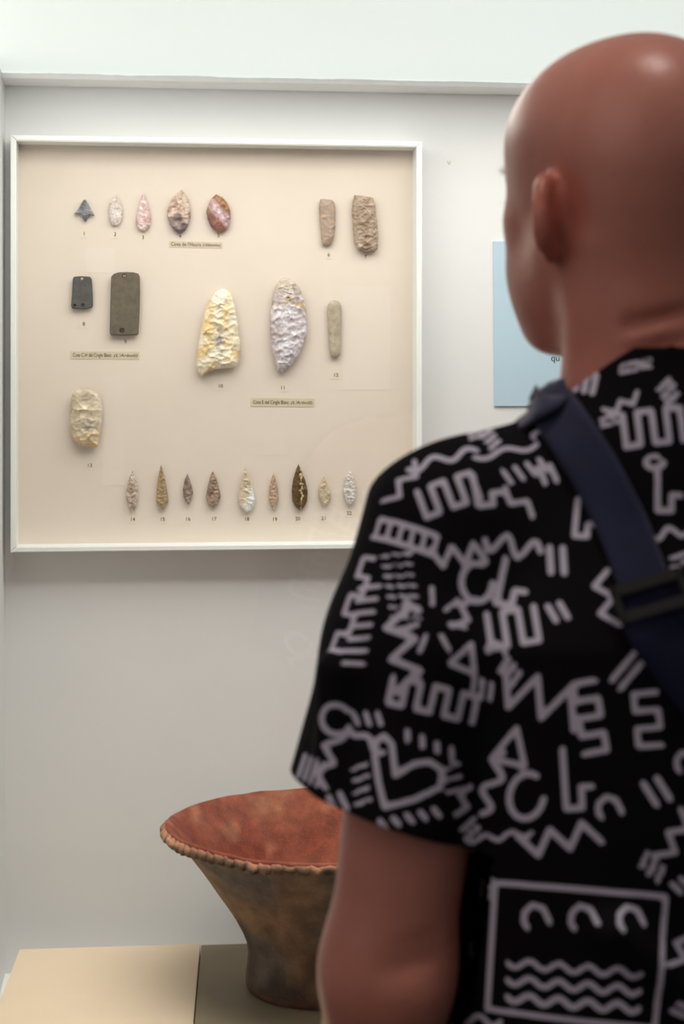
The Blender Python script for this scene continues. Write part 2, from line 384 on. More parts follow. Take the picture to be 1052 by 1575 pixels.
knapped('arrowhead', 3, [(868,508),(885,540),(900,590),(911,640),(900,680),(873,710),(845,690),(830,650),(838,600),(850,550),(860,520)],
        .0045, one((176,150,126),(122,96,80)), 'broad-based brown arrowhead with pale chips in the middle, fourth in the bottom row', S*.8, seed=17, group=row)
knapped('arrowhead', 4, [(151,437),(158,460),(160,490),(175,510),(190,560),(200,600),(192,640),(175,655),(156,664),(130,640),(115,610),(118,570),(130,520),(143,485),(145,455)],
        .006, col18, 'cream drop-shaped arrowhead with a thin neck and white lower right side', .005, seed=18, group=row)
knapped('arrowhead', 4, [(290,464),(300,500),(312,550),(314,600),(305,635),(292,652),(278,635),(267,600),(270,545),(280,495)],
        .004, one((204,178,152),(180,150,124)), 'slender pale brown arrowhead between the cream drop and the dark olive one', S*.8, seed=19, group=row)
knapped('arrowhead', 4, [(413,425),(430,465),(447,510),(458,560),(455,610),(440,640),(422,658),(400,640),(383,610),(379,560),(385,505),(400,455)],
        .0045, col20, 'dark olive brown pointed arrowhead with a cream crust down its middle', S, amp=.5, rough=.35, seed=20, group=row)
knapped('arrowhead', 4, [(537,484),(552,520),(568,560),(570,595),(558,620),(545,635),(525,615),(511,590),(512,550),(524,515)],
        .004, one((216,202,178),(202,180,146)), 'small creamy diamond-shaped arrowhead beside the dark olive one', S, seed=21, group=row)
knapped('arrowhead', 4, [(665,458),(682,490),(695,540),(695,580),(682,620),(666,634),(650,615),(637,590),(634,540),(645,490)],
        .004, one((236,234,232),(204,190,176)), 'white leaf-shaped arrowhead with notched edges close to the shoulder', S*.8, seed=22, serr=.0005, group=row)
knapped('arrowhead', 0, [(584,731),(589,745),(593,762),(591,777),(585,786),(579,776),(576,762),(579,745)],
        .004, one((200,110,70),(180,90,60)), 'orange arrowhead almost hidden behind the shoulder, last in the bottom row', S, seed=23, group=row)

# slate wrist guards, with drilled holes
def tablet(crop, pts, T, ca, cb, holes, label, seed):
    ox, oy, sc = CR[crop]
    W = [at_y(ox+x/sc, oy+y/sc, YB-.006) for x, y in pts]
    cx = (min(p.x for p in W)+max(p.x for p in W))/2; cz = (min(p.z for p in W)+max(p.z for p in W))/2
    bm = bmesh.new(); n = len(W)
    a = [bm.verts.new((p.x-cx, -.003, p.z-cz)) for p in W]; b = [bm.verts.new((p.x-cx, -.003-T, p.z-cz)) for p in W]
    bm.faces.new(a); bm.faces.new(b[::-1])
    for i in range(n): bm.faces.new((a[i], b[i], b[(i+1)%n], a[(i+1)%n]))
    bmesh.ops.recalc_face_normals(bm, faces=bm.faces)
    es = [e for e in bm.edges if abs(e.verts[0].co.y-e.verts[1].co.y) < 1e-6]
    bmesh.ops.bevel(bm, geom=es, offset=.0011, segments=3, affect='EDGES')
    o = link('slate_tablet', bm_mesh('slate_tablet', bm, False), None)
    cb_ = bmesh.new()
    for hx, hy, r, deep in holes:
        p = at_y(ox+hx/sc, oy+hy/sc, YB-.006)
        R1 = r/sc/FPX*2.2
        L_ = T*2 if deep else T*.8
        mtx = Matrix.Translation((p.x-cx, -.003-T-.0006+L_/2, p.z-cz)) @ Matrix.Rotation(math.pi/2, 4, 'X')
        bmesh.ops.create_cone(cb_, cap_ends=True, segments=24, radius1=R1*.55, radius2=R1*1.15, depth=L_, matrix=mtx)
    cm = bm_mesh('cutter', cb_); co = bpy.data.objects.new('cutter', cm); COL.objects.link(co)
    md = o.modifiers.new('holes', 'BOOLEAN'); md.operation = 'DIFFERENCE'; md.object = co; md.solver = 'EXACT'
    bpy.context.view_layer.update()
    dg = bpy.context.evaluated_depsgraph_get(); me = bpy.data.meshes.new_from_object(o.evaluated_get(dg))
    o.modifiers.clear(); old = o.data; o.data = me; bpy.data.objects.remove(co); bpy.data.meshes.remove(old)
    m = mat('polished_slate', s2l(ca), .42, .5, mott=.9, mscale=110, bump=.0001, bscale=500, mcol=s2l(cb), detail=9)
    me.materials.clear(); me.materials.append(m)
    o.location = (cx, YB, cz); tag(o, label, 'slate tablet'); return o
tablet(1, [(112,560),(118,546),(160,543),(205,546),(215,560),(220,640),(221,705),(212,715),(165,721),(110,717),(103,705),(108,640)], .005,
       (66,64,62), (90,90,86), [(161,556,9,1),(124,700,7,0),(167,700,9,1)], 'small dark slate tablet with three drilled holes', 8)
tablet(1, [(320,545),(335,530),(360,523),(400,521),(440,523),(465,530),(473,545),(475,620),(472,740),(466,855),(458,861),(385,863),(318,861),(312,850),(315,700),(318,600)], .0065,
       (112,100,78), (78,74,68), [(391,545,13,1),(378,836,13,1)], 'larger olive brown slate tablet with a drilled hole at each end', 9)

# ------------------------------------------------------------------ labels on the board
NUM = {1:(129.5,359.5),2:(177,360.5),3:(220,365.5),4:(277,363.5),5:(336,362.5),6:(505.5,392),7:(562,395.5),8:(129,498.5),9:(193,526),10:(339,594),11:(435,596.5),
       12:(516.5,577),13:(138,716),14:(204,799),15:(250,799),16:(289,798.5),17:(329,798.5),18:(379.5,798.5),19:(422.5,799),20:(458,798),21:(498,797.5),22:(537,789.5)}
WHAT = {1:'grey barbed arrowhead',2:'white oval arrowhead',3:'pinkish teardrop arrowhead',4:'cream and grey leaf-shaped point',5:'pink and brown rounded point',
        6:'narrow smooth flint blade',7:'thick rectangular flint blade',8:'small dark slate tablet',9:'larger olive slate tablet',10:'large cream and yellow blade',
        11:'large lilac grey oval blade',12:'slim khaki blade',13:'thick cream scraper',14:'mottled arrowhead',15:'ochre triangular arrowhead',16:'smallest dark arrowhead',
        17:'broad-based brown arrowhead',18:'cream drop-shaped arrowhead',19:'slender pale arrowhead',20:'dark olive arrowhead',21:'creamy diamond arrowhead',22:'white notched arrowhead'}
for k, (x, y) in NUM.items():
    p = at_y(x, y, YB); e = empty('number_label', (p.x, YB, p.z))
    tag(e, 'tiny beige paper label reading %d below the %s' % (k, WHAT[k]), 'label', 'number labels on the board')
    hw, hh = (.0058 if k not in (4,5,7,9) else .0035), (.0052 if k not in (4,5,7,9) else .0030)
    pp = box('paper', -hw, hw, -.0003, -.00002, -hh, hh, M_paper, e)
    text('numeral', str(k), (0, -.0004, 0), .0068, M_ink, pp)
def caption(x0, y0, x1, y1, s, it, rz, label):
    a = at_y(x0, y0, YB); b = at_y(x1, y1, YB); e = empty('caption_label', ((a.x+b.x)/2, YB, (a.z+b.z)/2)); e.rotation_euler = (0, rz, 0)
    hw, hh = (b.x-a.x)/2, (a.z-b.z)/2
    pp = box('paper', -hw, hw, -.0005, -.00002, -hh, hh, M_kraft, e); tag(e, label, 'label', 'caption labels on the board')
    W = 2*hw*.93; f = .60
    text('lettering', s, (-W/2, -.0006, 0), .0070, M_ink, pp, 'LEFT', width=W*f)
    text('italic_lettering', it, (-W/2+W*(f+.03), -.0006, -.0001), .0055, M_ink, pp, 'LEFT', shear=.3, width=W*(1-f-.03))
caption(260, 371.3, 342, 381.5, "Cova de l'Heura", '(Ulldemolins).', .012, "brown caption strip reading Cova de l'Heura under the top row")
caption(108, 540.5, 214.5, 552.5, 'Cova C-H del Cingle Blanc', "(L'Arbolí)", .004, 'brown caption strip reading Cova C-H del Cingle Blanc under the slate tablets')
caption(385.5, 612.5, 483.5, 625.5, 'Cova E del Cingle Blanc', "(L'Arbolí).", .010, 'brown caption strip reading Cova E del Cingle Blanc under the large blades')

# ------------------------------------------------------------------ plinths in the case
ZP = CAM.z - 0.686
def ext(a, b, Y):                          # extend line a->b to y=Y
    t = (Y-a.y)/(b.y-a.y); return a+(b-a)*t
A = at_z(30, 1460, ZP); B = at_z(308, 1451.5, ZP); Cc = ext(B, at_z(297, 1575, ZP), -.62); D = ext(A, at_z(0, 1520, ZP), -.62)
D.x = max(D.x, XL+.004)
def slab(name, q, z0, z1, m, label, cat):
    c = sum((Vector(p) for p in q), Vector())/len(q)
    lo = [(p.x-c.x, p.y-c.y, 0) for p in q]; hi = [(p.x-c.x, p.y-c.y, z1-z0) for p in q]
    o = prism(name, lo, hi, m, bev=.0006); o.location = (c.x, c.y, z0); return tag(o, label, cat)
slab('beige_plinth', [A, D, Cc, B], z_deck, ZP, M_beige, 'low beige board plinth with an empty top, left of the bowl', 'plinth')
dirn = (B-A).normalized(); B2 = B+dirn*.0012; E_ = B+dirn*1.05; F_ = Vector((E_.x, -.62, 0)); C2 = Cc+dirn*.0012
slab('olive_plinth', [B2, C2, F_, E_], z_deck, ZP-.0016, M_olive, 'low olive brown board plinth standing under the clay bowl', 'plinth')
ZB = ZP-.0016

# ------------------------------------------------------------------ the clay bowl
bc = at_z(486, 1516, ZB)
bowl = empty('clay_bowl', (bc.x, bc.y, ZB)); tag(bowl, 'wide red-brown hand-made clay bowl with pinched rim on a narrow foot', 'bowl')
sc_ = (bc-CAM).dot(FWD)/FPX
def ringnoise(th, f, seed, z=0.0): return noise.noise(Vector((math.cos(th)*f+seed*5.1, math.sin(th)*f+seed*2.3, z)))
HB = (1516-1272)*sc_*1.02
outer = [(.0,.000),(.065,.000),(.0785,.0015),(.0815,.006),(.0815,.016),(.0795,.030),(.0785,.042),(.080,.055),(.085,.068),(.094,.084),(.106,.102),(.120,.122),(.134,.142),(.148,.160),(.160,.175),(.168,.184),(.1725,HB-.004)]
inner = [(.1725,HB+.002),(.1690,HB+.003),(.164,HB-.001),(.155,HB-.013),(.142,HB-.030),(.126,HB-.052),(.108,HB-.076),(.088,HB-.098),(.062,HB-.115),(.030,HB-.124),(.0,HB-.126)]
def densify(p, m):
    r = []
    for a, b in zip(p, p[1:]):
        for i in range(m): r.append((a[0]+(b[0]-a[0])*i/m, a[1]+(b[1]-a[1])*i/m))
    return r+[p[-1]]
po = densify(outer, 4); pi_ = densify(inner, 4); prof = po+pi_; NO = len(po)
def rimdz(th): return .0022*math.sin(2*th+.6)+.0016*ringnoise(th,1.8,3)+.0012*ringnoise(th,6,4)
NT = 320; V = []; cols = []
c_out = [C(118,94,74), C(92,82,76), C(66,54,46)]; c_in = [C(186,104,76), C(160,78,56), C(206,138,104)]
for j, (r, z) in enumerate(prof):
    for i in range(NT):
        th = 2*math.pi*i/NT; hh = max(0, z/HB)
        rr = r*(1+.010*ringnoise(th,1.3,1,z*9)*min(1,r*12)) + (.0008*ringnoise(th,5,2,z*40) if 0 < r else 0)
        zz = z + rimdz(th)*hh**3
        if j == 0 or j == len(prof)-1: rr = 0
        p = (rr*math.cos(th), rr*math.sin(th), zz); V.append(p)
        n1 = noise.noise(Vector(p)*14); n2 = noise.noise(Vector(p)*55+Vector((4,4,4))); n3 = noise.noise(Vector(p)*30+Vector((9,1,4)))
        if j < NO:
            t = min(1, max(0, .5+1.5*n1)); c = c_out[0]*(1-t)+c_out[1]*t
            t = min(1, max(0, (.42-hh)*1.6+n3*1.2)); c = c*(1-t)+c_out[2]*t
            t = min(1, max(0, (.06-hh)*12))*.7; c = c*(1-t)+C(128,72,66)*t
            c = c*(1+.35*n2)
        else:
            t = min(1, max(0, .5+1.6*n1)); c = c_in[0]*(1-t)+c_in[1]*t
            t = min(.6, max(0, n3*1.4-.2+.5*n2)); c = c*(1-t)+c_in[2]*t; c = c*(1+.4*n2)
        cols.append(c)
F = []
for j in range(len(prof)-1):
    i0 = np.arange(NT); i1 = (i0+1) % NT; F.append(np.c_[j*NT+i0, j*NT+i1, (j+1)*NT+i1, (j+1)*NT+i0])
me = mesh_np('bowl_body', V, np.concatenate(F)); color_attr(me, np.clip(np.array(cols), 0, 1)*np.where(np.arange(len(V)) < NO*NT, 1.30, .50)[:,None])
M_clay = mat('fired_clay', rough=.75, spec=.25, attr=True, mott=.22, mscale=90, bump=.0010, bscale=140)
nt = M_clay.node_tree                       # pale grit in the clay
vn = nt.nodes.new('ShaderNodeTexVoronoi'); vn.inputs['Scale'].default_value = 310; tcn = [n for n in nt.nodes if n.type == 'TEX_COORD'][0]
nt.links.new(tcn.outputs['Object'], vn.inputs['Vector'])
mr = nt.nodes.new('ShaderNodeMapRange'); mr.inputs[1].default_value = .10; mr.inputs[2].default_value = .22; mr.inputs[3].default_value = .22; mr.inputs[4].default_value = 0
nt.links.new(vn.outputs['Distance'], mr.inputs[0]); mx = nt.nodes.new('ShaderNodeMix'); mx.data_type = 'RGBA'
bs = nt.nodes['Principled BSDF']; src = bs.inputs['Base Color'].links[0].from_socket
nt.links.new(mr.outputs[0], mx.inputs[0]); nt.links.new(src, mx.inputs[6]); mx.inputs[7].default_value = (.52,.40,.28,1); nt.links.new(mx.outputs[2], bs.inputs['Base Color'])
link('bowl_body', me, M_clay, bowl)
# pinched cordon below the lip
NT2, NS = 1100, 14; V = []; cols = []
rng = random.Random(5); cuts = [0.0]
while cuts[-1] < 2*math.pi-.05: cuts.append(cuts[-1]+rng.uniform(.062, .098))
cuts[-1] = 2*math.pi
import bisect
for i in range(NT2):
    th = 2*math.pi*i/NT2; k = min(len(cuts)-2, bisect.bisect_right(cuts, th)-1); u = (th-cuts[k])/(cuts[k+1]-cuts[k])
    a = math.sin(math.pi*u**1.25)**.8
    side = .5+.5*math.cos(th-math.pi+.25)                 # stronger on the left flank, worn at the front
    am = max(.1, .12+1.35*side**1.6+.55*max(0, -math.sin(th))*(.6+1.6*noise.noise(Vector((k*1.7,2,3)))))
    rad = .0040+.0006*noise.noise(Vector((th*9,1,7))); rc = .1715*(1+.010*ringnoise(th,1.3,1,HB*9))+.0006*a*am; zc = HB-.0042+rimdz(th)-.0025*am*(u-.5)
    for s in range(NS):
        f = 2*math.pi*s/NS; r0 = rad; rad = rad*(1+.62*a*am*max(0, math.cos(f+.75))); p = Vector(((rc+rad*math.cos(f))*math.cos(th), (rc+rad*math.cos(f))*math.sin(th), zc+rad*1.05*math.sin(f))); rad = r0
        p += (p.normalized()+Vector((0,0,.6)))*.0016*noise.noise(p*110)+Vector((1,1,1))*.0006*noise.noise(p*260); V.append(tuple(p))
        n1 = noise.noise(p*26); n2 = noise.noise(p*80)
        t = min(1, max(0, .35+1.8*n1+.25*math.sin(f))); c = C(104,84,64)*(1-t)+C(176,132,100)*t
        t = min(1, max(0, n2*2-.2)); c = c*(1-t)+C(70,62,58)*t
        t = min(1, max(0, math.sin(f)*1.2+.4-math.cos(f)))*.6; c = c*(1-t)+C(180,108,84)*t
        cols.append(c*(.90+.10*a))
F = []
i0 = np.arange(NT2); i1 = (i0+1) % NT2
for s in range(NS): s1 = (s+1) % NS; F.append(np.c_[i0*NS+s, i1*NS+s, i1*NS+s1, i0*NS+s1])
me = mesh_np('rim_cordon', V, np.concatenate(F)); color_attr(me, np.clip(np.array(cols), 0, 1))
link('rim_cordon', me, M_clay, bowl)

# ------------------------------------------------------------------ figure: smooth field modelling
class Field:
    def __init__(s, lo, hi, h):
        s.lo = np.array(lo, float); s.h = h; s.n = np.ceil((np.array(hi)-s.lo)/h).astype(int)+1
        s.ax = [(s.lo[i]+h*np.arange(s.n[i])).astype(np.float32) for i in range(3)]
        s.F = np.full(tuple(s.n), .5, np.float32)
    def put(s, fn, lo, hi, k=.01, mode='add', m=.012):
        i0 = np.clip(np.floor((np.array(lo)-m-k-s.lo)/s.h).astype(int), 0, s.n); i1 = np.clip(np.ceil((np.array(hi)+m+k-s.lo)/s.h).astype(int)+1, 0, s.n)
        if (i1 <= i0).any(): return
        sl = tuple(slice(a, b) for a, b in zip(i0, i1))
        X = s.ax[0][sl[0]][:,None,None]; Y = s.ax[1][sl[1]][None,:,None]; Z = s.ax[2][sl[2]][None,None,:]
        d = fn(X, Y, Z).astype(np.float32); a = s.F[sl]
        if mode == 'add': t = np.clip(.5+.5*(a-d)/k, 0, 1); s.F[sl] = a*(1-t)+d*t-k*t*(1-t)
        else: d = -d; t = np.clip(.5-.5*(a-d)/k, 0, 1); s.F[sl] = a*(1-t)+d*t+k*t*(1-t)
    def cap(s, a, b, ra, rb, k=.01, mode='add'):
        a = np.array(a, float); b = np.array(b, float); ab = b-a; L = ab@ab+1e-12
        def fn(X, Y, Z):
            px, py, pz = X-a[0], Y-a[1], Z-a[2]; t = np.clip((px*ab[0]+py*ab[1]+pz*ab[2])/L, 0, 1)
            return np.sqrt((px-ab[0]*t)**2+(py-ab[1]*t)**2+(pz-ab[2]*t)**2)-(ra+(rb-ra)*t)
        r = max(ra, rb); s.put(fn, np.minimum(a, b)-r, np.maximum(a, b)+r, k, mode)
    def ell(s, c, r, R=None, k=.01, mode='add'):
        c = np.array(c, float); r = np.array(r, float); R = np.eye(3) if R is None else np.array(R)
        def fn(X, Y, Z):
            p = (X-c[0], Y-c[1], Z-c[2]); q = [R[0][i]*p[0]+R[1][i]*p[1]+R[2][i]*p[2] for i in range(3)]
            k0 = np.sqrt(sum((q[i]/r[i])**2 for i in range(3))); k1 = np.sqrt(sum((q[i]/r[i]**2)**2 for i in range(3)))+1e-6
            return k0*(k0-1)/k1
        e = np.sqrt(((R*r)**2).sum(1)); s.put(fn, c-e, c+e, k, mode)
    def loft(s, st, k=.02, pw=2.0):          # st: rows of z, cx, cy, half width, half depth
        st = np.array(st, float)
        def fn(X, Y, Z):
            z = Z.ravel(); I = [np.interp(z, st[:,0], st[:,i])[None,None,:] for i in range(1, 5)]
            q = (np.abs((X-I[0])/I[2])**pw+np.abs((Y-I[1])/I[3])**pw)**(1/pw)
            d = (q-1)*np.minimum(I[2], I[3]); dz = np.maximum(st[0,0]-z, z-st[-1,0])[None,None,:]
            return np.maximum(d, dz)
        s.put(fn, (st[:,1].min()-st[:,3].max(), st[:,2].min()-st[:,4].max(), st[0,0]), (st[:,1].max()+st[:,3].max(), st[:,2].max()+st[:,4].max(), st[-1,0]), k)
    def mesh(s):
        F = s.F; sg = F < 0; nx, ny, nz = F.shape
        tot = np.zeros((nx-1, ny-1, nz-1), np.int8)
        for a in (0,1):
            for b in (0,1):
                for c in (0,1): tot += sg[a:nx-1+a, b:ny-1+b, c:nz-1+c]
        act = np.argwhere((tot > 0) & (tot < 8)); idm = np.full(tot.shape, -1, np.int32); idm[tuple(act.T)] = np.arange(len(act))
        acc = np.zeros((len(act), 3)); cnt = np.zeros(len(act))
        crn = [(a,b,c) for a in (0,1) for b in (0,1) for c in (0,1)]
        val = {c: F[act[:,0]+c[0], act[:,1]+c[1], act[:,2]+c[2]].astype(float) for c in crn}
        for c in crn:
            for ax in range(3):
                if c[ax] == 0:
                    c2 = tuple(1 if i == ax else c[i] for i in range(3)); f0, f1 = val[c], val[c2]; m = (f0 < 0) != (f1 < 0)
                    t = np.where(m, f0/np.where(m, f0-f1, 1), 0); p = np.tile(np.array(c, float), (len(act), 1)); p[:,ax] += t
                    acc[m] += p[m]; cnt[m] += 1
        V = (act+acc/cnt[:,None])*s.h+s.lo; Q = []
        for ax in range(3):
            u, v = (ax+1) % 3, (ax+2) % 3; s0 = [slice(0,None)]*3; s1 = [slice(0,None)]*3; s0[ax] = slice(0,-1); s1[ax] = slice(1,None)
            ch = sg[tuple(s0)] != sg[tuple(s1)]; e = np.argwhere(ch); e = e[(e[:,u] > 0) & (e[:,v] > 0) & (e[:,u] < F.shape[u]-1) & (e[:,v] < F.shape[v]-1)]
            if not len(e): continue
            def g(du, dv): q = e.copy(); q[:,u] += du; q[:,v] += dv; return idm[tuple(q.T)]
            q = np.c_[g(-1,-1), g(0,-1), g(0,0), g(-1,0)]; ins = sg[tuple(e.T)]; q[~ins] = q[~ins][:,::-1]; Q.append(q)
        return V, np.concatenate(Q)
def relax(V, Q, it=3, lam=.5):
    n = len(V); V = V.copy()
    E = np.concatenate([Q[:,[0,1]], Q[:,[1,2]], Q[:,[2,3]], Q[:,[3,0]]]); deg = np.bincount(E[:,0], minlength=n)+np.bincount(E[:,1], minlength=n)
    for _ in range(it):
        A_ = np.stack([np.bincount(E[:,0], V[E[:,1],i], n)+np.bincount(E[:,1], V[E[:,0],i], n) for i in range(3)], 1)/np.maximum(deg,1)[:,None]
        V += lam*(A_-V)
    return V

# person frame: x to the figure's right, y the way it faces, z up
TH = math.radians(15)
po_ = at_d(1005, 700, 1.235); PO = Vector((po_.x, po_.y, 0))
person = empty('person', PO, TH)
tag(person, 'bald man seen from behind in a black T-shirt with white line print', 'person')
Rm = Matrix.Rotation(-TH, 3, 'Z')
def L(px, py, d): return np.array(Rm @ (at_d(px, py, d)-PO))     # measured point in the figure's frame
PH = math.radians(21)-TH                                          # head turned further left
HC = L(957, 297, 1.235); 
ch, sh = math.cos(PH), math.sin(PH); HR = np.array([[ch,-sh,0],[sh,ch,0],[0,0,1]])
tl = math.radians(3); HX = np.array([[1,0,0],[0,math.cos(tl),math.sin(tl)],[0,-math.sin(tl),math.cos(tl)]]); HR = HR@HX
HS = .94
def H(p): return HC+HR@(np.array(p, float)*HS)
SL = L(690, 800, 1.195); EL = L(596, 1490, 1.165); SR = SL*np.array([-1,1,1])
HL = L(588, 1234, 1.178)
WL = EL+np.array([.030, .105, -.232]); ER = EL*np.array([-1,1,1])+np.array([0,.0,0]); WR = WL*np.array([-1,1,1])
B_ = Field((-.37,-.24,.80), (.37,.34,1.84), .0032)
# torso core under the shirt
B_.loft([(.84,0,0,.140,.100),(.95,0,0,.130,.100),(1.10,0,0,.115,.095),(1.25,0,0,.120,.100),(1.38,0,-.005,.150,.095),(1.45,0,-.01,.100,.080),(1.50,0,-.015,.06,.06)], .03)
N0 = np.array([HC[0]*.35, HC[1]*.2-.03, 1.47]); N1 = H((0,-.030,-.050))
B_.cap(N0, N1, .068, .061, .02)
for s, S_, E2, W2 in ((-1, SL, EL, WL), (1, SR, ER, WR)):
    B_.cap(N0+np.array([s*.03,0,.01]), S_+np.array([-s*.02,0,.01]), .045, .045, .04)
    B_.cap(S_, S_+(E2-S_)*.5, .051, .0465, .03); B_.cap(S_+(E2-S_)*.5, E2, .0465, .0425, .012)
    B_.cap(E2, E2+(W2-E2)*.35, .0430, .043, .025); B_.cap(E2+(W2-E2)*.35, W2, .043, .027, .02)
    B_.ell(E2+np.array([0,-.029,-.010]), (.019,.019,.022), k=.016)
    for dz, dx in ((.034,.020),(.022,.024),(-.040,.018)): B_.cap(E2+np.array([-dx,-.0475,dz-.006]), E2+np.array([dx,-.0475,dz]), .0032, .0028, .010, 'sub')
                       # point of the elbow
    # hand
    f = (W2-E2)/np.linalg.norm(W2-E2); side = np.array([1,0,0.]); nrm = np.cross(side, f); nrm /= np.linalg.norm(nrm)
    pc = W2+f*.045
    Rp = np.stack([nrm, side, f], 1)      # palm thin along x of the body
    flat = np.stack([side, nrm, f], 1)
    B_.ell(pc, (.017,.040,.048), flat, k=.015)
    for q, (off, ln) in enumerate(((-.029,.068),(-.010,.076),(.010,.072),(.028,.056))):
        a = pc+f*.036+nrm*off; b = a+f*ln*.5+side*(-s)*.008; c = b+f*ln*.33+side*(-s)*.022; e = c+f*ln*.08+side*(-s)*.020
        B_.cap(a, b, .0088, .0082, .004); B_.cap(b, c, .0082, .0076, .003); B_.cap(c, e, .0076, .0066, .003)
    a = W2+f*.022+nrm*(.022)*(1); up_ = nrm if nrm[1] > 0 else -nrm
    a = W2+f*.020+up_*.022; b = a+f*.030+up_*.020+side*(-s)*.010; c = b+f*.028+up_*.004+side*(-s)*.008
    B_.cap(a, b, .013, .0105, .010); B_.cap(b, c, .0100, .0082, .004)
# head
def hell(c, r, k=.015, mode='add', R=None): B_.ell(H(c), np.array(r)*HS, HR if R is None else HR@R, k, mode)
def hcap(a, b, ra, rb, k=.01, mode='add'): B_.cap(H(a), H(b), ra, rb, k, mode)
hell((0,-.016,.036), (.0785,.101,.083), .02)
hell((0,-.040,-.004), (.068,.068,.062), .03)
hell((0,.030,.038), (.072,.068,.070), .03)
hell((0,.032,-.030), (.066,.060,.078), .03)
hell((0,.042,-.076), (.051,.050,.038), .03)
for s in (-1,1): hell((s*.040,.056,-.055), (.025,.028,.036), .02)
hell((0,.072,-.099), (.022,.018,.017), .02)
for s in (-1, 1):
    hcap((s*.054,.004,-.052), (s*.030,.062,-.100), .020, .016, .025)
    hell((s*.044,.060,-.016), (.020,.016,.016), .02)
    hcap((s*.012,.089,.020), (s*.042,.074,.022), .011, .010, .012)
    hell((s*.031,.104,-.001), (.014,.012,.009), .012, 'sub')
    hell((s*.031,.078,-.001), (.0125,.0125,.0115), .004)
    # neck cords
    B_.cap(H((s*.050,-.028,-.050)), N0+np.array([s*.045,.01,.02]), .018, .022, .02)
    # ear
    a = math.radians(48)*s; Rz = np.array([[math.cos(a),-math.sin(a),0],[math.sin(a),math.cos(a),0],[0,0,1]])
    tx = math.radians(-8); Rx = np.array([[1,0,0],[0,math.cos(tx),-math.sin(tx)],[0,math.sin(tx),math.cos(tx)]])
    Re = Rz@Rx; ec = np.array([s*.0880,-.026,-.026])
    hell(ec, (.0062,.0175,.0290), .006, 'add', Re); hell((s*.077,-.018,-.022), (.013,.013,.024), .010)
    for i in range(14):                                             # helix rim
        t0 = math.pi*(-.35+1.75*i/14); t1 = math.pi*(-.35+1.75*(i+1)/14)
        g0 = ec+Re@np.array([s*.002, -.0175*math.sin(t0+1.57-1.57+0) if False else .0175*math.cos(t0)*1.0, .0270*math.sin(t0)])
        g1 = ec+Re@np.array([s*.002, .0175*math.cos(t1), .0270*math.sin(t1)])
        hcap(g0, g1, .0040, .0040, .006)
    hell(ec+Re@np.array([s*.006,.003,.004]), (.0055,.0095,.0170), .004, 'sub', Re)
    hell(ec+Re@np.array([s*.000,.008,-.0260]), (.0055,.0085,.0095), .006, 'add', Re)
hcap((0,.092,.010), (0,.116,-.030), .0085, .0115, .010)
for s in (-1, 1): hell((s*.012,.104,-.035), (.009,.011,.008), .006); hell((s*.008,.108,-.043), (.004,.005,.004), .002, 'sub')
hcap((-.020,.090,-.060), (.020,.090,-.060), .0075, .0075, .008); hcap((-.018,.089,-.071), (.018,.089,-.071), .008, .008, .008)
hcap((-.023,.100,-.0655), (.023,.100,-.0655), .003, .003, .003, 'sub')
# creases where the neck folds
for zz, yy in ((-.098,-.105),(-.118,-.108)):
    hcap((-.050,yy+.035,zz-.012), (.0,yy-.0,zz), .0022, .0030, .010, 'sub'); hcap((.0,yy,zz), (.050,yy+.035,zz-.012), .0030, .0022, .010, 'sub')
V, Q = B_.mesh(); V = relax(V, Q, 3)
del B_
me = mesh_np('body', V, Q)
# skin tone: reddened ears, neck and elbows
e1 = H((-.086,-.026,-.022)); base = np.tile(np.array((.44,.195,.145)), (len(V), 1))
def red(c, r, col, amt):
    global base
    t = np.clip(1-np.linalg.norm((V-np.array(c))/np.array(r), axis=1), 0, 1)**.7*amt; base = base*(1-t[:,None])+np.array(col)*t[:,None]
red(e1, (.030,.035,.05), (.42,.10,.06), .85); red(H((.086,-.026,-.022)), (.030,.035,.05), (.42,.10,.06), .85)
red(H((0,-.06,-.13)), (.13,.12,.09), (.46,.17,.12), .7); red(EL+np.array([0,-.03,0]), (.06,.05,.06), (.42,.16,.10), .6)
nn = np.array([noise.noise(Vector(v*18)) for v in V]); base = base*(1+.10*nn)[:,None]
color_attr(me, np.clip(base, 0, 1))
M_skin = mat('skin', rough=.36, spec=.30, attr=True, mott=.05, mscale=50, bump=.00025, bscale=350, sss=.12)
body = link('body', me, M_skin, person)
BV = BVHTree.FromPolygons([tuple(v) for v in V], [tuple(q) for q in Q])
def surf(p):
    loc, n, i, d = BV.find_nearest(Vector(p)); return np.array(loc), np.array(n)
